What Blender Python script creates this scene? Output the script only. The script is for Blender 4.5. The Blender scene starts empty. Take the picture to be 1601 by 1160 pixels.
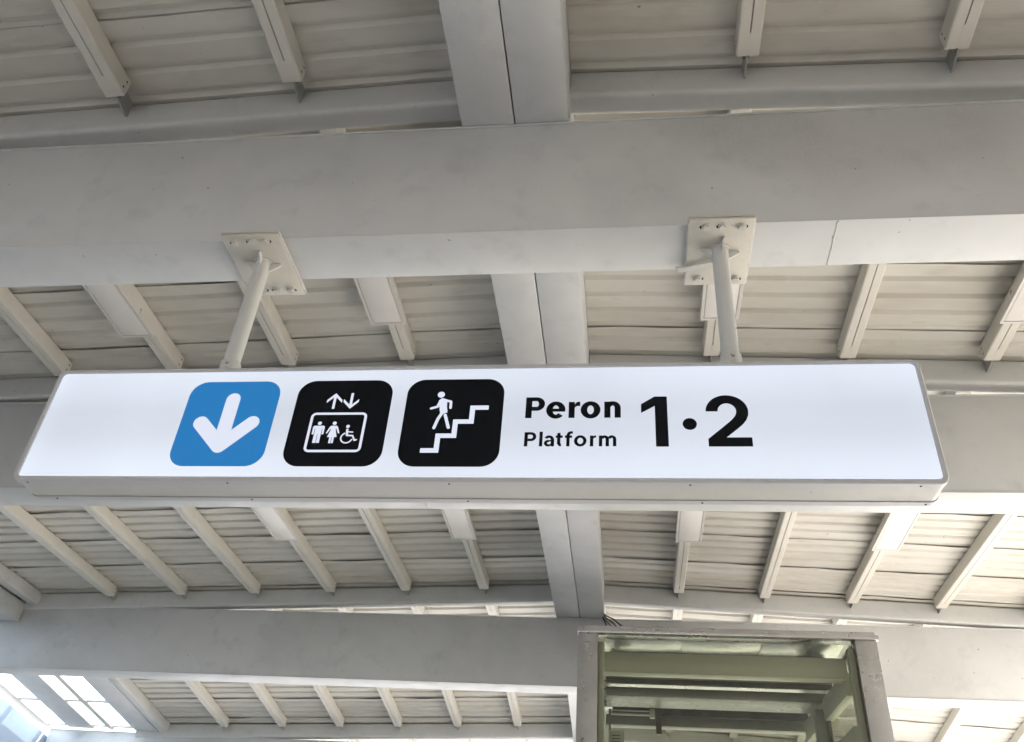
import bpy, bmesh, math, random
from mathutils import Vector, Matrix
random.seed(7)
R = math.radians
scene = bpy.context.scene
col = scene.collection

# ------------------------------------------------------------------ camera
YAW, PITCH, ROLL, FPX = -0.159750791, 0.629782168, -0.0824279935, 1360.4894
def cam_axes():
    cy, sy, cp, sp = math.cos(YAW), math.sin(YAW), math.cos(PITCH), math.sin(PITCH)
    f = Vector((sy*cp, cy*cp, sp)); r = Vector((cy, -sy, 0)); d = -r.cross(f)
    c, s = math.cos(ROLL), math.sin(ROLL)
    return c*r + s*d, -s*r + c*d, f
cr, cd, cf = cam_axes()
cam = bpy.data.cameras.new('camera'); cam.sensor_width = 36; cam.lens = FPX/1601*36
cam.clip_start = 0.05; cam.clip_end = 3000
co = bpy.data.objects.new('camera', cam); col.objects.link(co)
co.matrix_world = Matrix(((cr.x, -cd.x, -cf.x, 0), (cr.y, -cd.y, -cf.y, 0), (cr.z, -cd.z, -cf.z, 1.6), (0, 0, 0, 1)))
scene.camera = co

# ------------------------------------------------------------------ light
SUN_EL, SUN_AZ = 45, 60          # azimuth measured from +Y (ahead) towards +X (right)
EXPO = 2.64
w = bpy.data.worlds.new('World'); scene.world = w; w.use_nodes = True
nt = w.node_tree
sky = nt.nodes.new('ShaderNodeTexSky'); sky.sky_type = 'NISHITA'; sky.sun_disc = False
sky.sun_elevation = R(SUN_EL); sky.sun_rotation = R(SUN_AZ); sky.air_density = 1.0; sky.dust_density = 1.5
bg = nt.nodes['Background']; bg.inputs['Strength'].default_value = 0.15
nt.links.new(sky.outputs[0], bg.inputs['Color'])
sl = bpy.data.lights.new('sun', 'SUN'); sl.energy = 4.5; sl.angle = R(0.5); sl.color = (1, .945, .865)
so = bpy.data.objects.new('sun', sl); col.objects.link(so)
sd = Vector((math.sin(R(SUN_AZ))*math.cos(R(SUN_EL)), math.cos(R(SUN_AZ))*math.cos(R(SUN_EL)), math.sin(R(SUN_EL))))
so.rotation_euler = sd.to_track_quat('Z', 'Y').to_euler()
vs = scene.view_settings
vs.view_transform = 'Standard'; vs.look = 'None'; vs.gamma = 1; vs.exposure = EXPO; vs.use_curve_mapping = False
EX = 2**EXPO
scene.cycles.max_bounces = 8; scene.cycles.diffuse_bounces = 5; scene.cycles.transparent_max_bounces = 12
scene.cycles.sample_clamp_indirect = 6
scene.cycles.use_denoising = True
scene.cycles.use_adaptive_sampling = True; scene.cycles.adaptive_threshold = .02
scene.cycles.caustics_reflective = False; scene.cycles.caustics_refractive = False

# ------------------------------------------------------------------ materials
def nodes(name):
    m = bpy.data.materials.new(name); m.use_nodes = True
    t = m.node_tree; return m, t, t.nodes['Principled BSDF']
def N(t, kind, **kw):
    n = t.nodes.new(kind)
    for k, v in kw.items():
        if k in n.inputs: n.inputs[k].default_value = v
        else: setattr(n, k, v)
    return n
def ramp(t, src, p0, p1, c0, c1):
    r = t.nodes.new('ShaderNodeValToRGB'); e = r.color_ramp.elements
    e[0].position, e[1].position = p0, p1; e[0].color, e[1].color = (*c0, 1), (*c1, 1)
    t.links.new(src, r.inputs[0]); return r
def mix(t, fac, a, b, mode='MIX'):
    m = t.nodes.new('ShaderNodeMix'); m.data_type = 'RGBA'; m.blend_type = mode
    for i, v in ((0, fac), (6, a), (7, b)):
        if hasattr(v, 'links') or hasattr(v, 'is_linked'): t.links.new(v, m.inputs[i])
        else: m.inputs[i].default_value = v if i == 0 else (*v, 1)
    return m.outputs[2]
def paint(name, colour, dirt=(.30, .29, .26), amount=.35, scale=1.6, rough=.5, speck=.5, stretch=(1, 1, 1), bump=.12, patch=None, spec=.4):
    """Old site-sprayed steel paint: cloudy tone, smudges, small specks, slight orange peel."""
    m, t, b = nodes(name)
    g = N(t, 'ShaderNodeNewGeometry')
    mp = N(t, 'ShaderNodeMapping'); mp.inputs['Scale'].default_value = stretch
    t.links.new(g.outputs['Position'], mp.inputs[0]); P = mp.outputs[0]
    n1 = N(t, 'ShaderNodeTexNoise', Scale=scale, Detail=4, Roughness=.65); t.links.new(P, n1.inputs['Vector'])
    n2 = N(t, 'ShaderNodeTexNoise', Scale=scale*5.3, Detail=3, Roughness=.62); t.links.new(P, n2.inputs['Vector'])
    n3 = N(t, 'ShaderNodeTexNoise', Scale=34, Detail=1, Roughness=.5); t.links.new(g.outputs['Position'], n3.inputs['Vector'])
    r1 = ramp(t, n1.outputs[0], .42, .72, (0, 0, 0), (amount,)*3)
    r2 = ramp(t, n2.outputs[0], .56, .78, (0, 0, 0), (amount*.8,)*3)
    r3 = ramp(t, n3.outputs[0], .79, .82, (0, 0, 0), (speck,)*3)
    tone = ramp(t, n1.outputs[0], .3, .7, tuple(c*.94 for c in colour), tuple(min(1, c*1.04) for c in colour))
    c = mix(t, r1.outputs[0], tone.outputs[0], dirt)
    c = mix(t, r2.outputs[0], c, tuple(d*1.1 for d in dirt))
    if patch:
        n5 = N(t, 'ShaderNodeTexNoise', Scale=.9, Detail=1); t.links.new(g.outputs['Position'], n5.inputs['Vector'])
        n6 = N(t, 'ShaderNodeTexNoise', Scale=150, Detail=0); t.links.new(g.outputs['Position'], n6.inputs['Vector'])
        r5 = ramp(t, n5.outputs[0], .52, .64, (0, 0, 0), (.42, .42, .42)); r6 = ramp(t, n6.outputs[0], .35, .65, (.7,)*3, (1,)*3)
        c = mix(t, mix(t, 1.0, r5.outputs[0], r6.outputs[0], 'MULTIPLY'), c, patch)
    c = mix(t, r3.outputs[0], c, (.09, .085, .075))
    t.links.new(c, b.inputs['Base Color'])
    rr = ramp(t, n2.outputs[0], .3, .7, (rough-.08,)*3, (rough+.12,)*3); t.links.new(rr.outputs[0], b.inputs['Roughness'])
    b.inputs['Specular IOR Level'].default_value = spec
    if bump >= .2:
        n4 = N(t, 'ShaderNodeTexNoise', Scale=160, Detail=1); t.links.new(g.outputs['Position'], n4.inputs['Vector'])
        bp = N(t, 'ShaderNodeBump', Strength=bump, Distance=.002); t.links.new(n4.outputs[0], bp.inputs['Height'])
        t.links.new(bp.outputs[0], b.inputs['Normal'])
    return m
def plain(name, colour, rough=.5, metal=0, emit=None, spec=.5):
    m, t, b = nodes(name); b.inputs['Base Color'].default_value = (*colour, 1)
    b.inputs['Roughness'].default_value = rough; b.inputs['Metallic'].default_value = metal
    b.inputs['Specular IOR Level'].default_value = spec
    if emit:
        b.inputs['Emission Color'].default_value = (*emit, 1); b.inputs['Emission Strength'].default_value = 1/EX
    return m
def steel(name, colour, rough=.28, scale=(2, 2, 40)):
    m, t, b = nodes(name); g = N(t, 'ShaderNodeNewGeometry')
    mp = N(t, 'ShaderNodeMapping'); mp.inputs['Scale'].default_value = scale; t.links.new(g.outputs['Position'], mp.inputs[0])
    n = N(t, 'ShaderNodeTexNoise', Scale=3, Detail=6, Roughness=.6); t.links.new(mp.outputs[0], n.inputs['Vector'])
    n2 = N(t, 'ShaderNodeTexNoise', Scale=6, Detail=4); t.links.new(g.outputs['Position'], n2.inputs['Vector'])
    c = ramp(t, n2.outputs[0], .3, .7, tuple(k*.8 for k in colour), colour); t.links.new(c.outputs[0], b.inputs['Base Color'])
    rr = ramp(t, n.outputs[0], .3, .7, (rough*.7,)*3, (rough*1.4,)*3); t.links.new(rr.outputs[0], b.inputs['Roughness'])
    b.inputs['Metallic'].default_value = .9
    bp = N(t, 'ShaderNodeBump', Strength=.08, Distance=.01); t.links.new(n2.outputs[0], bp.inputs['Height']); t.links.new(bp.outputs[0], b.inputs['Normal'])
    return m
def glass(name, tint, refl=.08, frost=0):
    m = bpy.data.materials.new(name); m.use_nodes = True; t = m.node_tree
    t.nodes.remove(t.nodes['Principled BSDF'])
    tr = N(t, 'ShaderNodeBsdfTransparent'); tr.inputs[0].default_value = (*tint, 1)
    gl = N(t, 'ShaderNodeBsdfGlossy'); gl.inputs['Roughness'].default_value = .03
    g = N(t, 'ShaderNodeNewGeometry'); dt = N(t, 'ShaderNodeVectorMath', operation='DOT_PRODUCT')
    t.links.new(g.outputs['Normal'], dt.inputs[0]); t.links.new(g.outputs['Incoming'], dt.inputs[1])
    def M(op, a, b=None):
        n = N(t, 'ShaderNodeMath', operation=op)
        for i, v in enumerate((a, b)):
            if v is None: continue
            if hasattr(v, 'is_linked'): t.links.new(v, n.inputs[i])
            else: n.inputs[i].default_value = v
        return n.outputs[0]
    fr = M('ADD', M('MULTIPLY', M('POWER', M('SUBTRACT', 1.0, M('ABSOLUTE', dt.outputs['Value'])), 5.0), .92), refl*.5)
    mx = t.nodes.new('ShaderNodeMixShader'); t.links.new(fr, mx.inputs[0])
    body = tr.outputs[0]
    if frost:
        tl_ = N(t, 'ShaderNodeBsdfTranslucent'); tl_.inputs[0].default_value = (*tint, 1)
        m2 = t.nodes.new('ShaderNodeMixShader'); m2.inputs[0].default_value = frost
        t.links.new(body, m2.inputs[1]); t.links.new(tl_.outputs[0], m2.inputs[2]); body = m2.outputs[0]
    t.links.new(body, mx.inputs[1]); t.links.new(gl.outputs[0], mx.inputs[2])
    t.links.new(mx.outputs[0], t.nodes['Material Output'].inputs[0]); return m

BEAM = paint('beam_paint', (.645, .65, .645), dirt=(.38, .385, .39), amount=.5, scale=1.3, rough=.45, patch=(.38, .38, .36))
PURL = paint('purlin_paint', (.68, .648, .58), amount=.10, scale=2.5, rough=.5, speck=.25)
DECK = paint('deck_paint', (.65, .625, .565), dirt=(.34, .30, .245), amount=.55, scale=1.1, rough=.42, stretch=(.6, 2.2, 1), speck=.7)
RAFT = paint('rafter_paint', (.60, .60, .58), dirt=(.32, .33, .34), amount=.36, scale=1.8, rough=.42)
PLATE = paint('plate_paint', (.63, .60, .53), dirt=(.40, .37, .31), amount=.3, scale=9, rough=.5, bump=.3)
POLE = paint('pole_paint', (.62, .62, .60), amount=.08, scale=6, rough=.4, speck=.2)
DARK = plain('hole_black', (.01, .01, .01), .8)
CLEAT = paint('cleat_zinc', (.36, .36, .34), amount=.3, scale=20, rough=.45)
BOLT = paint('bolt_paint', (.60, .58, .53), amount=.25, scale=40, rough=.45, bump=.3)
ALU = paint('aluminium_frame', (.56, .56, .575), dirt=(.3, .3, .3), amount=.1, scale=4, rough=.38, speck=.1, bump=.02)
HOUS = paint('sign_housing', (.58, .575, .55), amount=.08, scale=4, rough=.42, speck=.35, bump=.03)
STEEL = steel('brushed_stainless', (.52, .51, .495), .30, (3, 3, 3))
CEILS = steel('ceiling_stainless', (.62, .62, .58), .20, (14, 14, 3))
LGREEN = paint('lift_frame_paint', (.57, .57, .47), dirt=(.38, .37, .30), amount=.3, scale=3, rough=.4)
LDARK = paint('lift_dark_steel', (.05, .05, .047), amount=.3, scale=5, rough=.4)
LGREY = paint('lift_grey_steel', (.24, .25, .22), amount=.3, scale=4, rough=.32)
GLASSG = glass('lift_glass', (.80, .81, .76), .08); SKYG = glass('skylight_glass', (.86, .91, .95), .08, .55)
BLACK = plain('cable_black', (.012, .012, .012), .5); GREYC = plain('cable_grey', (.35, .34, .34), .5)
LAMPF = paint('lamp_frame', (.68, .65, .60), amount=.08, scale=5, rough=.45, speck=.2)
LAMPD = plain('lamp_diffuser', (.80, .765, .725), .35)
WALLW = paint('white_wall', (.30, .36, .43), dirt=(.27, .32, .39), amount=.1, scale=.8, rough=.6, speck=.05)
FLOORM = paint('platform_floor_stone', (.50, .48, .45), dirt=(.38, .36, .33), amount=.4, scale=.8, rough=.55)
GROUNDM = paint('ground_gravel', (.36, .33, .29), amount=.5, scale=.5, rough=.9)
BLOCKM = paint('blocker_render', (.58, .53, .46), amount=.3, scale=1, rough=.8)  # surface of the unseen blocks added to hold back light

# ------------------------------------------------------------------ mesh helpers
def link(name, me, mat, parent=None, loc=None):
    o = bpy.data.objects.new(name, me); col.objects.link(o)
    if mat and not me.materials:
        for m in (mat if isinstance(mat, (list, tuple)) else [mat]): me.materials.append(m)
    if parent: o.parent = parent
    if loc is not None: o.location = loc
    return o
def mesh(name, V, F, smooth=None):
    me = bpy.data.meshes.new(name); me.from_pydata([tuple(v) for v in V], [], F); me.update()
    if smooth: me.shade_smooth(); 
    if smooth: me.set_sharp_from_angle(angle=R(smooth))
    return me
def fixn(me):
    bm = bmesh.new(); bm.from_mesh(me); bmesh.ops.recalc_face_normals(bm, faces=bm.faces); bm.to_mesh(me); bm.free(); return me
def boxm(name, x0, x1, y0, y1, z0, z1, bev=0.004):
    bm = bmesh.new(); bmesh.ops.create_cube(bm, size=1)
    for v in bm.verts:
        v.co = Vector(((x0+x1)/2 + v.co.x*(x1-x0), (y0+y1)/2 + v.co.y*(y1-y0), (z0+z1)/2 + v.co.z*(z1-z0)))
    if bev: bmesh.ops.bevel(bm, geom=bm.edges[:], offset=bev, segments=2, affect='EDGES', profile=.5)
    me = bpy.data.meshes.new(name); bm.to_mesh(me); bm.free()
    me.shade_smooth(); me.set_sharp_from_angle(angle=R(40)); return me
def box(name, b, mat, parent=None, bev=0.004): return link(name, boxm(name, *b, bev=bev), mat, parent)
def rrect(w, h, r, seg=4, cx=0, cy=0):
    P = []
    for qx, qy, a in ((1, 1, 0), (-1, 1, 90), (-1, -1, 180), (1, -1, 270)):
        for k in range(seg+1):
            t = R(a + 90*k/seg); P.append((cx+qx*(w/2-r)+r*math.cos(t), cy+qy*(h/2-r)+r*math.sin(t)))
    return P
def sweep(name, prof, A, B, side, cap=True, smooth=35, n=1):
    """profile (s, t) swept from A to B; s along side, t along up"""
    A, B, side = Vector(A), Vector(B), Vector(side).normalized(); d = (B-A).normalized(); up = side.cross(d).normalized()
    if up.z < 0: up = -up
    V = []; F = []; k = len(prof)
    for i in range(n+1):
        p = A.lerp(B, i/n); V += [p + side*s + up*t for s, t in prof]
    for i in range(n):
        for j in range(k): F.append((i*k+j, i*k+(j+1) % k, (i+1)*k+(j+1) % k, (i+1)*k+j))
    if cap: F += [tuple(range(k))[::-1], tuple(range(n*k, n*k+k))]
    return fixn(mesh(name, V, F, smooth))
def tubem(name, pts, r, seg=14):
    V = []; F = []; pts = [Vector(p) for p in pts]
    rr = r if isinstance(r, (list, tuple)) else [r]*len(pts)
    for i, p in enumerate(pts):
        d = (pts[min(i+1, len(pts)-1)]-pts[max(i-1, 0)]).normalized()
        a = d.orthogonal().normalized() if i == 0 else (a - d*a.dot(d)).normalized()
        b = d.cross(a)
        V += [p + rr[i]*(a*math.cos(2*math.pi*k/seg) + b*math.sin(2*math.pi*k/seg)) for k in range(seg)]
    for i in range(len(pts)-1):
        for k in range(seg): F.append((i*seg+k, i*seg+(k+1) % seg, (i+1)*seg+(k+1) % seg, (i+1)*seg+k))
    F += [tuple(range(seg)), tuple(range((len(pts)-1)*seg, len(pts)*seg))]
    return fixn(mesh(name, V, F, 50))
def prism(name, poly, thick, axes, org):
    """flat polygon (a, b) in plane axes[0], axes[1], thickness along axes[2]"""
    a, b, c = [Vector(x) for x in axes]; o = Vector(org); n = len(poly)
    V = [o + a*p + b*q + c*s for s in (-thick/2, thick/2) for p, q in poly]
    F = [tuple(range(n)), tuple(range(n, 2*n))] + [(i, (i+1) % n, n+(i+1) % n, n+i) for i in range(n)]
    return fixn(mesh(name, V, F))
def empty(name, loc=(0, 0, 0)):
    o = bpy.data.objects.new(name, None); col.objects.link(o); o.location = loc; o.empty_display_size = .1; return o
def tag(o, label=None, cat=None, group=None, kind=None):
    if label: o['label'] = label
    if cat: o['category'] = cat
    if group: o['group'] = group
    if kind: o['kind'] = kind
    return o
def child(o, parent):
    """parent keeping world coordinates given in mesh (parents sit at loc, unrotated)"""
    o.parent = parent; o.location = o.location - parent.location; return o

# ------------------------------------------------------------------ ground and floor
GX0, GX1 = -7.4, 9.0
g = box('ground', (-900, 900, -900, 900, -1.6, -1.1), GROUNDM, bev=0); tag(g, kind='structure', label='gravel ground around the raised platform')
f = box('platform_floor', (GX0-.3, GX1, -16, 26, -1.1, 0), FLOORM, bev=.02); tag(f, kind='structure', label='pale stone platform floor under the canopy')

# ------------------------------------------------------------------ canopy
XR, RW = -.418, .212                 # ridge centre line, half width of the ridge beam
BR_Y, SLOPE = 8.0, .147              # beyond this line the roof dips away
def zdeck(X, Y=0):
    z = 4.73 - .04*(abs(X-XR)-RW)
    return z if Y <= BR_Y else z - SLOPE*(Y-BR_Y)
XL, XE = -5.60, 4.76                 # deck edges left and right
canopy = tag(empty('platform_canopy', (0, 0, 0)), 'pale painted steel platform canopy of deep beams, purlins and ribbed sheets', 'canopy')
BEAMS = [-5.0, -1.3, 2.16, 4.06, 7.48]
BW, BZ0, BZ1 = .222, 3.81, 4.405
DY, DDZ = 10.65, -SLOPE*(10.65-BR_Y)
for Y in BEAMS + [DY]:
    dz = DDZ if Y == DY else 0
    mb = link('main_beam', boxm('main_beam', -7.15, 6.35, Y+.003, Y+BW-.003, BZ0+.010+dz, BZ1-.010+dz, .006), BEAM, canopy)
    box('bottom_plate', (-7.15, 6.35, Y, Y+BW, BZ0+dz, BZ0+.0098+dz), BEAM, mb, .0025)
    box('top_plate', (-7.15, 6.35, Y, Y+BW, BZ1-.0098+dz, BZ1+dz), BEAM, mb, .0025)
    if Y in (2.16, 4.06, 7.48):          # butt welds where beam lengths were joined
        for X in {2.16: (.305,), 4.06: (-3.30, 2.2), 7.48: (-4.4, 1.9)}[Y]:
            link('weld_seam', tubem('weld_seam', [(X+random.uniform(-.0006, .0006), Y+.0030, BZ0+.012+.57*i/24) for i in range(25)], [.0009+random.uniform(-.0003, .0003) for _ in range(25)], 6), BEAM, mb)
        for X in {2.16: (.72,), 4.06: (-1.1, 2.2), 7.48: (-5.2, 1.0)}[Y]:
            link('weld_seam', tubem('weld_seam', [(X+random.uniform(-.0015, .0015), Y+.004+.214*i/16, BZ0+.0004) for i in range(17)], [.0032+random.uniform(-.0012, .0012) for _ in range(17)], 6), PLATE, mb)
# ridge beam: two boxes side by side with an open joint
for x0, x1 in ((XR-RW, XR-.0025), (XR+.0025, XR+RW)):
    box('ridge_beam', (x0, x1, -8, BR_Y+.1, BZ1+.003, 4.80), BEAM, canopy, .004)
    h = .36
    link('ridge_beam', sweep('ridge_beam_dip', rrect(x1-x0, h, .004, 1, 0, h/2), ((x0+x1)/2, BR_Y+.12, BZ1+.02), ((x0+x1)/2, 14, BZ1+.02-SLOPE*(14-BR_Y)), (1, 0, 0)), BEAM, canopy)
# rafters on the beams, falling to both sides from the ridge
RH, RD = .16, .10
for Y in BEAMS + [DY, 13.7]:
    yc = Y - .008 + RD/2
    for xa, xb in ((XR-RW-.002, -6.012), (XR+RW+.002, 2*XR+6.012)):
        A = (xa, yc, zdeck(xa, Y) - .012 - RH/2); B = (xb, yc, zdeck(xb, Y) - .012 - RH/2)
        link('rafter', sweep('rafter', rrect(RD, RH, .022, 4), A, B, (0, 1, 0)), RAFT, canopy)

# purlins: two lipped channels with an open joint below, welded near the ends
PH, PW = .095, .088
PX = [XR-.862-.712*k for k in range(6)] + [XR+.868+.716*k for k in range(6)]
def purlin_mesh(L):
    V = []; F = []; mi = []
    def add(prof, y0, y1, m=0, cap=False):
        b = len(V); n = len(prof); V.extend([(x, y0, z) for x, z in prof] + [(x, y1, z) for x, z in prof])
        for i in range(n): F.append((b+i, b+(i+1) % n, b+n+(i+1) % n, b+n+i)); mi.append(m)
        if cap: F.append(tuple(range(b, b+n))); F.append(tuple(range(b+n, b+2*n))); mi.extend([m, m])
    t = .004
    for s in (-1, 1):
        o = PW/2; i = .0022; r = .008; Z0, Z1 = -PH, 0
        out = [(i, Z1), (o-r, Z1), (o-.0023, Z1-.0023), (o, Z1-r), (o, Z0+r), (o-.0023, Z0+.0023), (o-r, Z0), (i, Z0)]
        inn = [(i, Z0+t), (o-r, Z0+t), (o-t, Z0+r), (o-t, Z1-r), (o-r, Z1-t), (i, Z1-t)]
        prof = [(s*x, z) for x, z in out+inn]
        b = len(V); add(prof, 0, L)
        n = len(prof); no = len(out)
        for e in (b, b+n):          # end rims
            for k in range(no-1):
                q = [e+k, e+k+1]; kk = n-1-min(k*(len(inn)-1)//(no-1), len(inn)-1); k2 = n-1-min((k+1)*(len(inn)-1)//(no-1), len(inn)-1)
                face = q + ([e+k2, e+kk] if k2 != kk else [e+kk]); F.append(tuple(face)); mi.append(0)
    for y0, y1 in ((L-.10, L-.004), (L*.45, L*.45+.05), (.02, .1)):      # weld runs closing the joint
        add([(-.0024, -PH-.0006), (.0024, -PH-.0006), (.0024, -PH+.003), (-.0024, -PH+.003)], y0, y1, 0, True)
    for s in (-1, 1):               # bolt holes
        for y, z in ((L-.022, -.030), (L-.028, -.068)):
            b = len(V); V.extend([(s*(PW/2+.0006), y+.0055*math.cos(a*math.pi/4), z+.0055*math.sin(a*math.pi/4)) for a in range(8)])
            F.append(tuple(range(b, b+8))); mi.append(1)
    me = fixn(mesh('purlin', V, F)); me.materials.append(PURL); me.materials.append(DARK)
    me.polygons.foreach_set('material_index', mi); return me
cleat_me = prism('cleat', [(-.06, -.012), (.102, -.012), (.102, -PH-.004), (.085, -PH-.010), (-.06, -PH+.012)], .006, ((0, 1, 0), (0, 0, 1), (1, 0, 0)), (0, 0, 0)); cleat_me.materials.append(CLEAT)
cleat2_me = prism('cleat_flange', [(-.026, -.02), (.026, -.02), (.026, -PH+.002), (-.026, -PH+.002)], .005, ((1, 0, 0), (0, 0, 1), (0, 1, 0)), (0, .098, 0)); cleat2_me.materials.append(CLEAT)
def hexm(name, r, h, ax):
    pts = [(r*math.cos(R(60*k)), r*math.sin(R(60*k))) for k in range(6)]
    axes = {'x': ((0, 1, 0), (0, 0, 1), (1, 0, 0)), 'z': ((1, 0, 0), (0, 1, 0), (0, 0, 1)), 'y': ((1, 0, 0), (0, 0, 1), (0, 1, 0))}[ax]
    return prism(name, pts, h, axes, (0, 0, 0))
cb_me = hexm('cleat_bolt', .008, .026, 'x'); cb_me.materials.append(CLEAT)
bays = [(-4.9, -1.3, 0), (-1.2, 2.16, 0), (2.28, 4.06, 0), (4.18, 7.48, 0), (7.60, 8.16, 0), (8.03, DY, 1), (DY+.12, 13.7, 1)]
pm = {}
for y0, y1, dip in bays:
    ye = y1 - (.108 if y1 != 8.16 else .15)
    Lh = ye-y0; L = Lh*math.sqrt(1+SLOPE**2) if dip else Lh
    me = pm.setdefault(round(L, 4), None) or purlin_mesh(L); pm[round(L, 4)] = me
    if y1 == 2.16: xs = [XR-.925-.77*k for k in range(6)] + [XR+.900+.755*k for k in range(6)]
    elif y1 == 4.06: xs = [XR-.845-.718*k for k in range(6)] + [XR+.897+.73*k for k in range(6)]
    else: xs = PX
    for X in xs:
        if y1 < 0 and abs(X) > 3.2: continue
        z = zdeck(X, y0) - .001
        p = link('purlin', me, None, canopy, (X + random.uniform(-.006, .006), y0, z))
        if dip: p.rotation_euler = (-math.atan(SLOPE), 0, 0)
        p.rotation_euler.z = random.uniform(-.001, .001)
        if y1 in (2.16, 4.06, 7.48, DY):
            c = link('cleat', cleat_me, None, p, (random.uniform(-.004, .010), L, 0))
            for z_ in (-.032, -.066): link('cleat_bolt', cb_me, None, p, (c.location.x, L+.03+z_*.1, z_))

# ribbed roof sheets, each with its own edges and a sprung, wavy side lap
PITCH_R, NR = .1285, 4
SW = PITCH_R*NR; SEAM0 = 3.821
FL, DEP = .046, .0175                 # flute opening and depth
def sheet(y0, xa, xb, k):
    prof = []                        # (dy, dz) from the near side lap
    for i in range(NR):
        b = i*PITCH_R; prof += [(b, 0), (b+PITCH_R-FL, 0), (b+PITCH_R-FL+.010, DEP), (b+PITCH_R-.017, DEP)]
    prof += [(SW, 0), (SW+.014, 0)]
    n = 26; rnd = random.Random(k*7+int(xa*10)); V = []; F = []
    lift = [max(.0008, rnd.gauss(.0055, .003)) for _ in range(n+1)]
    for i in range(n+1):
        X = xa+(xb-xa)*i/n; sag = .0012*math.sin(i*1.7+k)
        for j, (dy, dz) in enumerate(prof):
            Y = y0+dy; z = zdeck(X, Y) + dz + sag
            if j >= len(prof)-2: z += .0035 + lift[i]*.4
            if j == 0: z -= lift[i]; Y += rnd.uniform(-.002, .002)
            if j == 1: z -= lift[i]*.15
            V.append((X, Y, z))
    m = len(prof)
    for i in range(n):
        for j in range(m-1): F.append((i*m+j, i*m+j+1, (i+1)*m+j+1, (i+1)*m+j))
    return mesh('roof_sheet', V, F)
k = -19
while SEAM0 + k*SW < 13.7:
    y0 = SEAM0 + k*SW
    for xa, xb in ((XL-.02, XR-RW-.001), (XR+RW+.001, XE+.02)):
        link('roof_sheet', sheet(y0, xa, xb, k), DECK, canopy)
    k += 1

# unseen flat sheet added above the ribs to stop light leaking through
for xa, xb in ((-6.02, XR), (XR, 2*XR+6.02)):
    Ys = [-6.0, BR_Y, 13.9]; V = []; F = []
    for Y in Ys:
        for X in (xa, xb):
            for dz in (.045, .075): V.append((X, Y, zdeck(X, Y)+dz))
    for i in (0, 1):
        b = i*4
        F += [(b, b+2, b+6, b+4), (b+1, b+3, b+7, b+5), (b, b+1, b+5, b+4), (b+2, b+3, b+7, b+6)]
    F += [(0, 1, 3, 2), (8, 9, 11, 10)]
    link('leak_cover', fixn(mesh('leak_cover', V, F)), RAFT, canopy)

# edge channels, outer box girders and the glazed strips beyond them
def run(name, x0, x1, zt, h, mat, ya, yb, r=.01, parent=canopy):
    """longitudinal member; zt = top offset to the deck edge height"""
    xe = XL if x0 < XR else XE
    out = []
    for a, b in ((ya, min(yb, BR_Y)), (max(ya, BR_Y), yb)):
        if b-a < .05: continue
        za, zb = zdeck(xe, a)+zt-h/2, zdeck(xe, b)+zt-h/2
        out.append(link(name, sweep(name, rrect(x1-x0, h, r, 3), ((x0+x1)/2, a, za), ((x0+x1)/2, b, zb), (1, 0, 0)), mat, parent))
    return out
segs = [(-4.8, -1.3), (-1.07, 2.155), (2.39, 4.055), (4.29, 7.475), (7.71, DY-.005), (DY+.23, 13.6)]
for ya, yb in segs:
    for sgn in (-1, 1):
        mir = lambda a, b: (a, b) if sgn < 0 else (2*XR-b, 2*XR-a)
        run('edge_channel', *mir(-5.70, -5.60), -.004, .12, RAFT, ya, yb, .012)
        deep = ya < 7.5
        run('edge_girder', *mir(-6.03, -5.73), -.12 if deep else -.05, .17 if deep else .06, BEAM, ya, yb, .008)
        if deep: run('leak_plate', *mir(-6.03, -6.015), .044, .162, BEAM, ya, yb+.235, .002)  # added to block sky leaking between channel and girder
        run('glazing_bar', *mir(-6.37, -6.30), -.085, .025, PURL, ya, yb, .004)
        run('outer_girder', *mir(-6.90, -6.56), -.05, .06, BEAM, ya, yb, .01)
        run('wall_plate', *mir(-7.26, -7.16), -.07, .04, PURL, ya, yb, .004)
        nb = max(1, round((yb-ya)/.83))
        for i in range(nb+1):
            Y = ya+.04+(yb-ya-.08)*i/nb; x0, x1 = mir(-7.16, -6.03); z = zdeck(XL, Y)-.085
            for u0, u1 in ((mir(-7.16, -6.90)), mir(-6.56, -6.37), mir(-6.30, -6.03)):
                link('glazing_transom', sweep('glazing_transom', rrect(.075, .024, .004, 2), (u0, Y, z), (u1, Y, z), (0, 1, 0)), PURL, canopy)
        for a, b in ((ya, min(yb, BR_Y)), (max(ya, BR_Y), yb)):
            if b-a < .05: continue
            x0, x1 = mir(-7.24, -6.03); za, zb = zdeck(XL, a)+.02, zdeck(XL, b)+.02
            link('glass_pane', sweep('glass_pane', rrect(x1-x0, .008, .001, 1), ((x0+x1)/2, a, za), ((x0+x1)/2, b, zb), (1, 0, 0)), SKYG, canopy)
for Y in BEAMS[::2] + [DY]:
    for X in (6.2,):
        box('column', (X-.14, X+.14, Y-.03, Y+.25, 0, BZ0+(DDZ if Y == DY else 0)-.001), BEAM, canopy, .01)
        box('base_plate', (X-.22, X+.22, Y-.11, Y+.33, .001, .02), BEAM, canopy, .003)

# side wall under the left glazing with a return at the dip
sw = tag(empty('side_wall', (-7.2, 4, 0)), 'bright white side wall below the glazed roof strip at the lower left', 'wall')
child(link('wall_panel', prism('wall_panel', [(-16, 0), (14, 0), (14, zdeck(XL, 14)-.2), (BR_Y, zdeck(XL, 8)-.2), (-16, zdeck(XL, 0)-.2)], .1, ((0, 1, 0), (0, 0, 1), (1, 0, 0)), (-7.24, 0, 0)), WALLW), sw)
child(link('return_wall', boxm('return_wall', -7.185, -6.0, DY+.24, DY+.34, 0, BZ0+DDZ+.3, .004), WALLW), sw)

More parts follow.
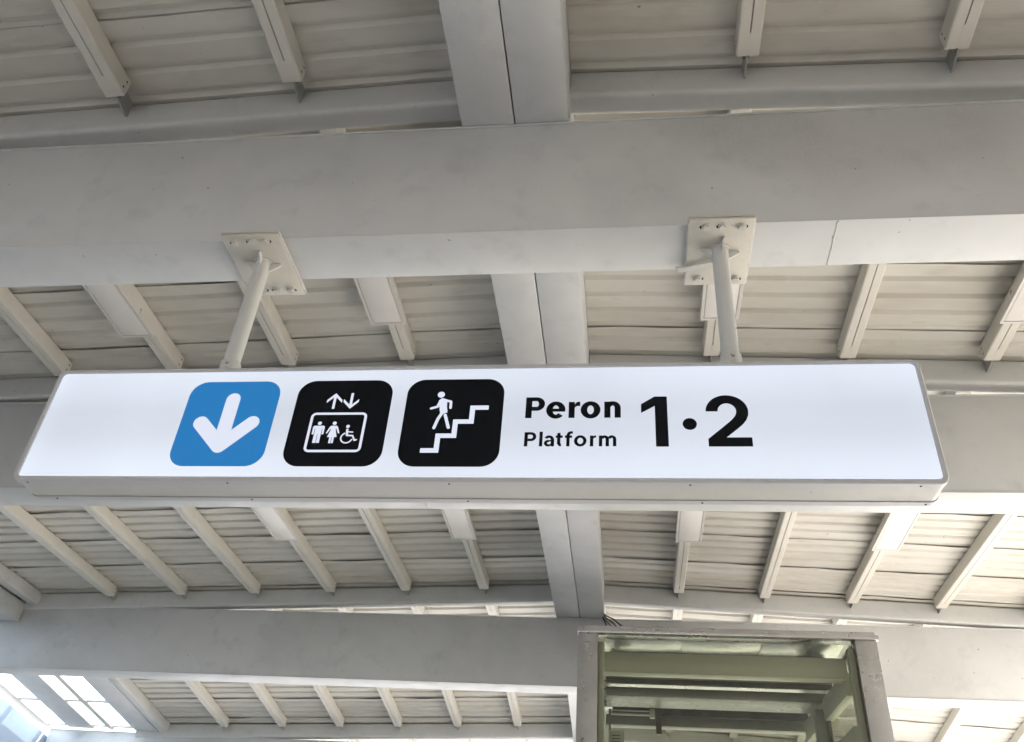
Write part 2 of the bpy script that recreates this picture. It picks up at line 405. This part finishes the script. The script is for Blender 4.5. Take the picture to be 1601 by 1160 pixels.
# ------------------------------------------------------------------ ceiling lamps under the purlins
def lamp(X, y0, y1, label, dip=False):
    L = y1-y0
    t = tag(empty('ceiling_light', (X, y0, zdeck(X, y0)-PH-.002)), label, 'light', 'flat panel lights under the purlins')
    W, H = .198, .034
    V = []; prof_o = rrect(W, L, .006, 2, 0, L/2); prof_i = rrect(W-.034, L-.034, .003, 2, 0, L/2)
    n = len(prof_o)
    V = [(x, y, 0) for x, y in prof_o] + [(x, y, -H+.003) for x, y in prof_o] + [(x*.985, y, -H) for x, y in prof_o] + [(x, y, -H) for x, y in prof_i] + [(x, y, -H+.004) for x, y in prof_i]
    F = [tuple(range(n))]
    for q in range(4):
        for i in range(n): F.append((q*n+i, q*n+(i+1) % n, (q+1)*n+(i+1) % n, (q+1)*n+i))
    link('frame', fixn(mesh('frame', V, F)), LAMPF, t)
    link('diffuser', boxm('diffuser', -(W-.040)/2, (W-.040)/2, .020, L-.020, -H+.0015, -H+.0075, .001), LAMPD, t)
    for s in (-1, 1):
        link('clip', boxm('clip', s*.099-.004, s*.099+.004, L*.8, L*.8+.03, -.024, .012, .001), LAMPF, t)
    if dip: t.rotation_euler = (-math.atan(SLOPE), 0, 0)
PL = lambda k: XR-.862-.712*k
PRt = lambda k: XR+.868+.716*k
lamp(PL(0)-.005, 2.62, 3.59, 'flat white lamp just left of the ridge beam above the sign')
lamp(PL(2)-.03, 2.62, 3.585, 'flat white lamp above the sign left of the left hanging pole')
lamp(XR+.912, 2.62, 3.60, 'flat white lamp partly hidden behind the right hanging pole')
lamp(XR+2.375, 2.62, 3.60, 'flat white lamp cut off by the right picture edge')
lamp(PL(2)-.02, 5.30, 6.22, 'flat white lamp below the blue arrow tile, under the sign')
lamp(PL(0)-.005, 5.30, 6.28, 'flat white lamp under the sign just left of the ridge beam')
lamp(PRt(0)+.02, 5.30, 6.28, 'flat white lamp under the sign above the lift')
lamp(PRt(2)+.02, 5.30, 6.26, 'flat white lamp below the right end of the sign')
lamp(PL(2)-.01, 8.5, 9.42, 'small far lamp peeping below the lowest beam at bottom left', True)

# ------------------------------------------------------------------ the hanging sign
SX0, SZ0, SYF = -1.900, 2.824, 2.200
SWD, SHT, STH = 2.770, .426, .130
sign = tag(empty('hanging_sign', (SX0+SWD/2, SYF+STH/2, SZ0)), 'long backlit white sign reading Peron Platform 1 2 hung from two poles', 'sign')
def SP(u, v): return SX0+u*.001, SZ0+v*.001
def solid_y(name, prof, y0, y1, smooth=40):
    n = len(prof); V = [(x, y0, z) for x, z in prof] + [(x, y1, z) for x, z in prof]
    F = [tuple(range(n)), tuple(range(n, 2*n))] + [(i, (i+1) % n, n+(i+1) % n, n+i) for i in range(n)]
    return fixn(mesh(name, V, F, smooth))
SWD += .014
cxs, czs = SX0+SWD/2-.008, SZ0+SHT/2
def ringframe(name, y0, y1, lipy):
    o = rrect(SWD, SHT, .026, 8, cxs, czs); o2 = rrect(SWD-.006, SHT-.006, .024, 8, cxs, czs); i = rrect(SWD-.030, SHT-.028, .016, 8, cxs, czs)
    n = len(o); s = 1 if y0 < y1 else -1
    V = [(x, y1, z) for x, z in o] + [(x, y0+s*.003, z) for x, z in o] + [(x, y0, z) for x, z in o2] + [(x, y0, z) for x, z in i] + [(x, y1, z) for x, z in i]
    F = []
    for q in range(4):
        for j in range(n): F.append((q*n+j, q*n+(j+1) % n, (q+1)*n+(j+1) % n, (q+1)*n+j))
    for j in range(n): F.append((j, (j+1) % n, 4*n+(j+1) % n, 4*n+j))
    return fixn(mesh(name, V, F, 30))
def spart(name, me, mat, parent=None):
    o = link(name, me, mat)
    if parent: o.parent = parent
    else: child(o, sign)
    return o
spart('housing', solid_y('housing', rrect(SWD-.005, SHT-.005, .024, 8, cxs, czs), SYF+.0255, SYF+STH-.0255), HOUS)
spart('joint_strip', solid_y('joint_strip', rrect(SWD-.012, SHT-.012, .022, 8, cxs, czs), SYF+.0235, SYF+.0255), DARK)
spart('joint_strip', solid_y('joint_strip', rrect(SWD-.012, SHT-.012, .022, 8, cxs, czs), SYF+STH-.0255, SYF+STH-.0235), DARK)
fr1 = spart('frame', ringframe('frame', SYF-.002, SYF+.0235, .003), ALU)
fr2 = spart('frame', ringframe('frame', SYF+STH+.002, SYF+STH-.0235, .003), ALU)
scr = hexm('screw', .0032, .002, 'z'); scr.materials.append(DARK)
for u in (42, 700, 1385, 2080, 2700):
    link('screw', scr, None, fr1, (SX0+u*.001, SYF+.012, SZ0-.0002))
    link('screw', scr, None, fr2, (SX0+u*.001+.04, SYF+STH-.012, SZ0-.0002))
# lit faces
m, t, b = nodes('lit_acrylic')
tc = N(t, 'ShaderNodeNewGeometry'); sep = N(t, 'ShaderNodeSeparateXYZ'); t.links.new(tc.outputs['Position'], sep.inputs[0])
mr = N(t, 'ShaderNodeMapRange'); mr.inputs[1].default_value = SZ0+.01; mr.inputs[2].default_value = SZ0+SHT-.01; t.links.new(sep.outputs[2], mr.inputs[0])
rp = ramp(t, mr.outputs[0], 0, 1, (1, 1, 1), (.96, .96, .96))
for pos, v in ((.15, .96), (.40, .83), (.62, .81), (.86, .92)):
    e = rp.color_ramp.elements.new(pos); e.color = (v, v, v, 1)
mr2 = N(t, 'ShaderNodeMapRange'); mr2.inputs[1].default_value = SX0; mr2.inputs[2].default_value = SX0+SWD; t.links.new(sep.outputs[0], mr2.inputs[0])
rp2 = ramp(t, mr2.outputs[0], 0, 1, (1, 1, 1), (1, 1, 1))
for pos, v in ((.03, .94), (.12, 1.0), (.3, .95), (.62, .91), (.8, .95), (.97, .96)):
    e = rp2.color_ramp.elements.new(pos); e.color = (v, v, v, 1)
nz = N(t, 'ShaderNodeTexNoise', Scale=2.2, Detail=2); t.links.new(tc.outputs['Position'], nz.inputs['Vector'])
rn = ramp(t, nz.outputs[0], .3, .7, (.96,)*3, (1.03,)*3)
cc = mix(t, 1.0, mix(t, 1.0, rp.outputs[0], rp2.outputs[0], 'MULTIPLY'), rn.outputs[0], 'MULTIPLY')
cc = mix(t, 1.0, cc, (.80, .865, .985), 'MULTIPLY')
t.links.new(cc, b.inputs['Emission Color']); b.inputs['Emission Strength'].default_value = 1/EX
b.inputs['Base Color'].default_value = (.08, .08, .08, 1); b.inputs['Roughness'].default_value = .35
ACR = m
VBLACK = plain('black_vinyl', (.0035, .005, .008), .5, spec=.15)
VBLUE = plain('blue_vinyl', (.008, .03, .07), .4, emit=(.018, .185, .475), spec=.2)
VWHITE = plain('lit_white', (.1, .1, .1), .4, emit=(.70, .75, .88), spec=.2)
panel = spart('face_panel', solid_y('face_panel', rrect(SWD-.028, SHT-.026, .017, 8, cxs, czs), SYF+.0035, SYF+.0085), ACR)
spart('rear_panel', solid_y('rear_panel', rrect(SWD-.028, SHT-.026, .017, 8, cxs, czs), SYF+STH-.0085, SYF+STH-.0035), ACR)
# flat print: each shape is a list of polygons or strips in millimetres on the face
class Print:
    def __init__(s, lay): s.V, s.F, s.lay = [], [], lay
    def poly(s, pts):
        b = len(s.V); y = SYF+.0035-.00012*s.lay; s.lay += 1
        s.V += [(SX0+u*.001, y, SZ0+v*.001) for u, v in pts]; s.F.append(tuple(range(b, b+len(pts)))); return s
    def strip(s, A, B, closed=False):
        b = len(s.V); n = len(A); y = SYF+.0035-.00012*s.lay; s.lay += 1
        s.V += [(SX0+u*.001, y, SZ0+v*.001) for u, v in A+B]
        for i in range(n if closed else n-1): s.F.append((b+i, b+(i+1) % n, b+n+(i+1) % n, b+n+i))
        return s
    def arc(s, cx, cy, rx, ry, wh, wv, a0=0, a1=360, n=28):
        """elliptic ring: outer radii rx, ry, stroke wh at the sides and wv at top and bottom"""
        A = []; B = []; full = abs(a1-a0) >= 360; k = n if full else n+1
        for i in range(k):
            a = R(a0+(a1-a0)*i/n); A.append((cx+rx*math.cos(a), cy+ry*math.sin(a))); B.append((cx+(rx-wh)*math.cos(a), cy+(ry-wv)*math.sin(a)))
        return s.strip(A, B, full)
    def disc(s, cx, cy, r, ry=None): return s.poly([(cx+r*math.cos(R(15*i)), cy+(ry or r)*math.sin(R(15*i))) for i in range(24)])
    def rect(s, x0, x1, y0, y1): return s.poly([(x0, y0), (x1, y0), (x1, y1), (x0, y1)])
    def stroke(s, pts, w, caps=True):
        """polyline of constant width, round caps and joins"""
        h = w/2
        for i in range(len(pts)-1):
            (x0, y0), (x1, y1) = pts[i], pts[i+1]; a = math.atan2(y1-y0, x1-x0); P = []
            for k in range(9):
                q = a+math.pi/2+math.pi*k/8; P.append((x0+h*math.cos(q), y0+h*math.sin(q)))
            for k in range(9):
                q = a-math.pi/2+math.pi*k/8; P.append((x1+h*math.cos(q), y1+h*math.sin(q)))
            if not caps: P = [P[0], P[8], P[9], P[17]]
            s.poly(P)
        return s
    def make(s, name, mat, parent=None):
        me = mesh(name, s.V, s.F); bm = bmesh.new(); bm.from_mesh(me)
        for f in bm.faces:
            if f.normal.y > 0: f.normal_flip()
        bm.to_mesh(me); bm.free(); return spart(name, me, mat, parent)
def tile(x0, x1, mat):
    # leaning look comes from the view; corners at lower left and upper right are the larger ones
    r = 56
    return Print(1).poly(rrect(x1-x0, 319, r, 10, (x0+x1)/2, 212.5)).make('pictogram_tile', mat)
t1 = tile(487, 796, VBLUE); tag(t1, label='blue tile with white downward arrow')
t2 = tile(856, 1169, VBLACK); tag(t2, label='black tile with lift pictogram')
t3 = tile(1217, 1527, VBLACK); tag(t3, label='black tile with person descending stairs')
def sub(p, name, mat, tl):
    o = p.make(name, mat); o.parent = tl; o.location = (0, 0, 0); return o
sub(Print(4).stroke([(642, 302), (642, 140)], 48).stroke([(556, 212), (642, 125)], 49).stroke([(728, 212), (642, 125)], 49).poly([(618, 150), (642, 126), (666, 150), (666, 200), (618, 200)]), 'arrow_symbol', VWHITE, t1)
P = Print(4)
for cx, s, tip, tail in ((983.5, 1, 322, 262), (1038.5, -1, 262, 322)):
    P.rect(cx-4.2, cx+4.2, min(tail, tip-s*9), max(tail, tip-s*9))
    P.poly([(cx-25, tip-s*26), (cx, tip), (cx+25, tip-s*26), (cx+25, tip-s*37), (cx, tip-s*12), (cx-25, tip-s*37)])
sub(P, 'arrow_symbol', VWHITE, t2)
sub(Print(4).strip(rrect(182, 145, 17, 6, 1009, 175.5), rrect(165, 128, 8, 6, 1009, 175.5), True), 'cabin_outline', VWHITE, t2)
sub(Print(4).disc(952, 208, 6.4).poly([(937, 199), (967, 199), (971, 195), (971, 168), (966.5, 166), (964.5, 170), (964.5, 188), (963, 188), (963, 168), (941, 168), (941, 188), (939.5, 188), (939.5, 170), (937.5, 166), (933, 168), (933, 195)]).rect(941, 951.2, 136, 168).rect(952.8, 963, 136, 168), 'man_symbol', VWHITE, t2)
sub(Print(4).disc(1000, 208, 6.4).poly([(992, 199), (1008, 199), (1013, 195), (1022, 172), (1018, 169.5), (1008.5, 189), (1007.5, 186), (1015.5, 157), (984.5, 157), (992.5, 186), (991.5, 189), (982, 169.5), (978, 172), (987, 195)]).rect(992.5, 999.2, 135, 157).rect(1000.8, 1007.5, 135, 157), 'woman_symbol', VWHITE, t2)
sub(Print(4).disc(1045, 196, 6).stroke([(1045, 184), (1047, 165)], 7.5).stroke([(1047, 176), (1064, 175)], 4.2).stroke([(1047, 163), (1066, 162), (1074, 145), (1080, 147)], 5.4).arc(1048, 154, 20.5, 20.5, 4.6, 4.6, 112, 345), 'wheelchair_symbol', VWHITE, t2)
sub(Print(4).disc(1327, 313, 11.5).poly([(1322, 291), (1331, 300), (1342, 297), (1349, 290), (1350, 268), (1354, 246), (1333, 238), (1329, 252)]).stroke([(1338, 293), (1361, 286), (1362, 263)], 8.5).stroke([(1328, 291), (1320, 267), (1301, 261)], 8.5).stroke([(1339, 247), (1327, 222), (1318, 189)], 10).stroke([(1348, 236), (1363, 190)], 10), 'walking_figure', VWHITE, t3)
sub(Print(4).poly([(1285, 101), (1342, 101), (1342, 153), (1391, 153), (1391, 204), (1440, 204), (1440, 255), (1482, 255), (1482, 271), (1424, 271), (1424, 220), (1375, 220), (1375, 169), (1326, 169), (1326, 117), (1285, 117)]), 'stairs_symbol', VWHITE, t3)
def glyph(p, name, lab=None): return p.make(name, VBLACK)
# Peron, bold
B0, xh = 223.5, 282
def bowl(p, x0, x1, y0, y1, w, wv):
    """D-shaped bowl of a P"""
    h = (y1-y0)/2; cx = x1-h*1.02
    p.arc(cx, (y0+y1)/2, x1-cx, h, w, wv, -90, 90, 14); p.rect(x0, cx, y1-wv, y1); p.rect(x0, cx, y0, y0+wv); return p
glyph(bowl(Print(1).rect(1597, 1616.5, B0, 300), 1616, 1656, 250, 300, 19, 14.5), 'letter_p')
glyph(Print(1).arc(1690, 252.5, 29.5, 31.5, 19.5, 14.5, 0, 318, 30).rect(1676, 1718.5, 246.5, 257.5), 'letter_e')
glyph(Print(1).rect(1729, 1747.5, B0, xh).poly([(1747, 258), (1750, 264), (1756, 267), (1764, 266.5), (1764, 282.5), (1757, 282.5), (1751, 279), (1747, 271)]), 'letter_r')
glyph(Print(1).arc(1795.5, 252.5, 30, 31.5, 20, 15.5), 'letter_o')
glyph(Print(1).rect(1837, 1855.5, B0, xh).arc(1862, 259, 24.5, 24.5, 18.5, 16, 0, 155, 16).rect(1868, 1886.5, B0, 259.5), 'letter_n')
# Platform, medium
B1 = 123; XH = 160.5
glyph(bowl(Print(1).rect(1599, 1609.5, B1, 173), 1609, 1635, 141, 173, 10, 9), 'letter_p')
glyph(Print(1).rect(1644, 1654, B1, 174.5), 'letter_l')
glyph(Print(1).arc(1673.5, 148, 14.5, 13.5, 10, 8.8, 0, 160, 14).rect(1679, 1689, B1, 148.5).arc(1671.5, 134, 13, 11.5, 9.4, 8, 70, 300, 16).poly([(1675, 139.3), (1681, 140.5), (1681, 146), (1674, 145)]).poly([(1677, 124), (1681, 129), (1681, 136), (1675, 130)]), 'letter_a')
glyph(Print(1).rect(1697.5, 1707.5, 131, 170).rect(1693, 1714, 152.6, 161).arc(1710, 134, 11.5, 11.5, 10, 8.6, 180, 268, 8), 'letter_t')
glyph(Print(1).rect(1725, 1735, B1, 164).rect(1720.5, 1742, 152.6, 161).arc(1738, 163, 12, 12.5, 10, 8.6, 92, 180, 8).rect(1737.5, 1744, 167, 175.5), 'letter_f')
glyph(Print(1).arc(1766.5, 142, 18.7, 19.6, 10.2, 8.8), 'letter_o')
glyph(Print(1).rect(1795, 1805, B1, XH).poly([(1803, 146), (1806, 151.5), (1813, 154), (1813.5, 161), (1808, 160.5), (1803, 155)]), 'letter_r')
glyph(Print(1).rect(1821.5, 1831.5, B1, XH).arc(1838, 147.5, 13.2, 13.6, 10, 8.8, 0, 165, 12).rect(1841.2, 1851.2, B1, 148).arc(1859.5, 147.5, 13.2, 13.6, 10, 8.8, 0, 165, 12).rect(1862.7, 1872.7, B1, 148), 'letter_m')
glyph(Print(1).poly([(1947, 272), (1988, 299.5), (2025, 299.5), (2025, 122), (1988, 122), (1988, 265), (1947, 240)]), 'digit_one')
glyph(Print(1).disc(2088.5, 200, 20.8), 'dot')
top = [(2199+62*math.cos(R(180-10*i)), 244+58*math.sin(R(180-10*i))) for i in range(19)]
inner = [(2199+27*math.cos(R(10*i)), 244+28.5*math.sin(R(10*i))) for i in range(19)]
glyph(Print(1).poly(top + [(2259.5, 229), (2253, 213), (2242, 198), (2225, 182), (2192, 153), (2264, 153), (2264, 122), (2139, 122), (2139, 148), (2192, 196), (2210, 213), (2221, 227), (2225, 237)] + inner), 'digit_two')
# hangers
bolt_me = hexm('bolt', .0125, .011, 'z'); bolt_me.materials.append(BOLT)
wash_me = tubem('washer', [(0, 0, -.0015), (0, 0, .0015)], .0165, 18); wash_me.materials.append(BOLT)
slot_me = tubem('slot_hole', [(0, 0, -.0006), (0, 0, .0006)], .0075, 12); slot_me.materials.append(DARK)
sb_me = hexm('sleeve_bolt', .008, .012, 'y'); sb_me.materials.append(BOLT)
PYC = SYF+STH/2
for X, strap, bolts in ((-1.341, False, [(-1.408, 2.152), (-1.345, 2.150), (-1.293, 2.150), (-1.395, 2.414), (-1.339, 2.414), (-1.282, 2.416)]),
                        (.335, True, [(.281, 2.150), (.337, 2.150), (.400, 2.152), (.267, 2.410), (.401, 2.415)])):
    pole = spart('hanging_pole', tubem('hanging_pole', [(X, PYC, SZ0+SHT-.001), (X, PYC, 3.7890)], .0285, 28), POLE)
    spart('pole_sleeve', tubem('pole_sleeve', [(X, PYC, SZ0+SHT-.001), (X, PYC, SZ0+SHT+.065), (X, PYC, SZ0+SHT+.070)], [.0345, .0345, .030], 28), POLE, None)
    for z in (.022, .050):
        o = link('sleeve_bolt', sb_me, None, None, (X+.004, PYC-.037, SZ0+SHT+z)); child(o, sign)
    for a in (0, 90, 180, 270):
        dx, dy = math.cos(R(a+8)), math.sin(R(a+8))
        spart('gusset', prism('gusset', [(.020, 0), (.068, 0), (.068, -.010), (.036, -.036), (.020, -.040)], .006, ((dx, dy, 0), (0, 0, 1), (-dy, dx, 0)), (X, PYC, 3.7888)), POLE)
    spart('weld_bead', tubem('weld_bead', [(X+.030*math.cos(R(20*i)), PYC+.030*math.sin(R(20*i)), 3.786+random.uniform(-.001, .001)) for i in range(19)], [.004+random.uniform(-.001, .0015) for _ in range(19)], 8), POLE)
    mp = spart('mounting_plate', boxm('mounting_plate', X-.113, X+.106, 2.117, 2.447, 3.7890, 3.7975, .0018), PLATE)
    bp_ = boxm('backing_plate', X-.113, X+.109, 2.115, 2.449, 3.8000, 3.8085, .0018)
    spart('backing_plate', bp_, PLATE)
    # lumpy weld and paint along the long edges between the plates
    for s in (-1, 1):
        pts = [(X+(.108 if s > 0 else -.113)+random.uniform(-.001, .0015), 2.12+.325*i/30, 3.7988+random.uniform(-.0015, .0015)) for i in range(31)]
        spart('weld_bead', tubem('weld_bead', pts, [random.uniform(.0025, .0048) for _ in pts], 7), POLE)
    for bx_, by_ in bolts:
        o = link('bolt', bolt_me, None, None, (bx_, by_, 3.7815)); o.rotation_euler.z = random.uniform(0, 1); child(o, sign)
        hx = random.choice((-1, 1, 1))*.0145
        o3 = link('slot_hole', slot_me, None, None, (bx_+hx, by_+.002, 3.7888)); child(o3, sign)
        o2 = link('washer', wash_me, None, None, (bx_, by_, 3.7875)); child(o2, sign)
    if strap:
        pts = [(.318, 2.313, 3.770), (.30, 2.32, 3.772), (.215, 2.350, 3.776), (.196, 2.354, 3.779), (.186, 2.352, 3.786)]
        V = []; F = []
        for p in pts: V += [(p[0], p[1]-.010, p[2]), (p[0], p[1]+.010, p[2]), (p[0], p[1]+.010, p[2]+.005), (p[0], p[1]-.010, p[2]+.005)]
        for i in range(len(pts)-1):
            for j in range(4): F.append((i*4+j, i*4+(j+1) % 4, i*4+4+(j+1) % 4, i*4+4+j))
        F += [(0, 1, 2, 3), tuple(range(len(V)-4, len(V)))]
        spart('strap', fixn(mesh('strap', V, F)), POLE)

# ------------------------------------------------------------------ glazed lift shaft
LX0, LX1, LY0, LY1, LZ = -.318, 1.515, 5.5, 7.25, 3.595
lift = tag(empty('lift_shaft', ((LX0+LX1)/2, LY0, 0)), 'glazed lift shaft with brushed steel corner posts at bottom right', 'lift')
def lp(name, b, mat, parent=None, bev=.003):
    o = link(name, boxm(name, *b, bev=bev), mat)
    if parent: o.parent = parent
    else: child(o, lift)
    return o
for x0, x1 in ((LX0, LX0+.125), (LX1-.130, LX1)):
    for y0, y1 in ((LY0, LY0+.10), (LY1-.10, LY1)):
        lp('corner_post', (x0, x1, y0, y1, 0, LZ-.0285), STEEL)
for y0, y1 in ((LY0-.012, LY0+.10), (LY1-.10, LY1+.012)):
    lp('header', (LX0-.004, LX1+.012, y0, y1, LZ-.028, LZ), STEEL, bev=.002)
for x0, x1 in ((LX0-.004, LX0+.10), (LX1-.10, LX1+.004)):
    lp('side_header', (x0, x1, LY0+.101, LY1-.101, LZ-.028, LZ-.002), STEEL, bev=.002)
lp('roof_cover', (LX0, LX1, LY0+.02, LY1-.02, LZ+.0015, LZ+.03), STEEL)
ix0, ix1 = LX0+.126, LX1-.131
lp('glass_pane', (ix0, ix1, LY0+.03, LY0+.042, 0, LZ-.029), GLASSG, bev=0)
lp('glass_pane', (ix0, ix1, LY1-.042, LY1-.03, 0, LZ-.029), GLASSG, bev=0)
for x in (LX0+.05, LX1-.062):
    lp('glass_pane', (x, x+.012, LY0+.101, LY1-.101, 0, LZ-.029), GLASSG, bev=0)
# inner frame
for x0, x1 in ((ix0+.001, ix0+.036), (ix1-.036, ix1-.001)):
    lp('inner_post', (x0, x1, LY0+.06, LY0+.12, 0, LZ-.06), LGREEN)
cw = (ix1-ix0-.076)/3
for i in range(3):
    lp('ceiling_panel', (ix0+.038+cw*i+.001, ix0+.038+cw*(i+1)-.001, LY0+.06, LY0+.72, LZ-.024, LZ-.016), CEILS, bev=.001)
lp('ring_beam', (ix0+.038, ix1-.038, LY0+.135, LY0+.225, 3.365, 3.495), LGREEN)
lp('ring_beam', (ix0+.02, ix1-.02, LY0+1.30, LY0+1.40, 3.345, 3.418), LGREY)
lp('dark_gap_plate', (ix0+.038, ix1-.04, LY0+.60, LY0+.63, 3.440, 3.55), LDARK)  # near-black plate added to darken the gap under the ring beam
lp('door_rail', (ix0+.04, ix1-.05, LY0+.58, LY0+.595, 3.470, 3.476), LGREY, bev=.001)
dh = link('drive_housing', sweep('drive_housing', rrect(.30, .062, .020, 4), (ix0+.037, LY0+.85, 3.416), (ix1-.06, LY0+.85, 3.416), (0, 1, 0)), LGREY); child(dh, lift)
lp('dark_gap_plate', (ix0+.07, ix1-.10, LY0+1.22, LY0+1.25, 3.40, 3.50), LDARK)  # second near-black plate, darkens the gap behind the drive housing
lp('hanging_bracket', (.165, .245, LY0+1.14, LY0+1.17, 3.395, 3.50), LDARK)
lp('guide_post', (.192, .232, LY0+1.12, LY0+1.16, 3.245, 3.40), LDARK)
tl = link('tube_lamp', tubem('tube_lamp', [(ix0+.06, LY0+1.12, 3.372), (.165, LY0+1.12, 3.372)], .009, 10), LAMPF); child(tl, lift)
tl = link('tube_lamp', tubem('tube_lamp', [(ix0+.06, LY0+1.12, 3.398), (.165, LY0+1.12, 3.398)], .006, 10), LAMPF); child(tl, lift)
lp('tube_holder', (.150, .185, LY0+1.10, LY0+1.14, 3.35, 3.41), LAMPF)
lp('tube_holder', (ix0+.045, ix0+.062, LY0+1.105, LY0+1.135, 3.20, 3.405), LGREY)
lp('junction_box', (ix0+.05, ix0+.16, LY0+.9, LY0+1.0, 3.06, 3.20), LGREEN)
for i in range(5): lp('junction_box_slot', (ix0+.07, ix0+.13, LY0+.897, LY0+.90, 3.085+.02*i, 3.090+.02*i), LDARK, bev=0)
lp('guide_post', (1.235, 1.305, LY0+.72, LY0+.80, 2.4, 3.345), LGREY)
lp('guide_rail', (1.306, 1.325, LY0+.70, LY0+.80, 2.4, 3.32), LDARK)
lp('rail_bracket', (1.31, 1.385, LY0+.72, LY0+.73, 3.22, 3.29), LGREEN)
# side beam running back from the right front corner
sb = link('side_beam', sweep('side_beam', rrect(.06, .14, .006, 2), (ix1-.03, LY0+.16, 3.345), (ix1-.10, LY0+1.25, 3.33), (1, -.1, 0)), LGREEN); child(sb, lift)
sb = link('side_beam', sweep('side_beam', rrect(.05, .10, .006, 2), (ix1-.02, LY0+.16, 3.05), (ix1-.10, LY0+1.25, 3.03), (1, -.1, 0)), LGREEN); child(sb, lift)

# cables from the ridge joint down onto the lift
def cable(pts, r, mat, label):
    P = [Vector(p) for p in pts]; out = []
    for i in range(len(P)-1):
        p0, p1, p2, p3 = P[max(i-1, 0)], P[i], P[i+1], P[min(i+2, len(P)-1)]
        for k in range(8):
            s = k/8; out.append(.5*((2*p1)+(p2-p0)*s+(2*p0-5*p1+4*p2-p3)*s*s+(3*p1-p0-3*p2+p3)*s**3))
    out.append(P[-1]); o = link('cable', tubem('cable', out, r, 8), mat); tag(o, label, 'cable', 'cables running down onto the lift')
cable([(-.22, 7.44, 4.45), (-.19, 7.42, 4.41), (-.10, 7.2, 4.28), (0.02, 6.75, 3.98), (.04, 6.5, 3.64)], .006, BLACK, 'uppermost black cable bending from the ridge beam to the lift')
cable([(-.22, 7.45, 4.44), (-.19, 7.43, 4.395), (-.11, 7.2, 4.25), (-.01, 6.75, 3.95), (.01, 6.5, 3.64)], .006, BLACK, 'black cable second from the top, ridge beam to lift')
cable([(-.22, 7.44, 4.42), (-.18, 7.42, 4.36), (-.13, 7.1, 4.19), (-.09, 6.7, 3.94), (-.08, 6.5, 3.64)], .010, GREYC, 'thicker grey cable between the black ones above the lift')
cable([(-.22, 7.44, 4.40), (-.195, 7.40, 4.34), (-.17, 7.1, 4.18), (-.145, 6.7, 3.94), (-.14, 6.5, 3.64)], .006, BLACK, 'lowest black cable, nearest the lift corner post')

# ------------------------------------------------------------------ added room out of view, keeps sun off the near floor
blocker = tag(empty('sun_blocker', (6.6, -6, 0)), 'unseen added room beside the platform near the viewer', 'light blocker')
child(link('wall', boxm('wall', 4.6, 8.6, -15, 2.0, 0, 3.75, .02), BLOCKM), blocker)

screen = tag(empty('rear_light_screen', (0, -9, 0)), 'unseen added hall behind the viewer', 'light blocker')
child(link('wall', boxm('wall', -7.2, 8.6, -9.4, -9.0, 0, 5.2, .02), BLOCKM), screen)  # unseen wall added to cut light from behind the camera
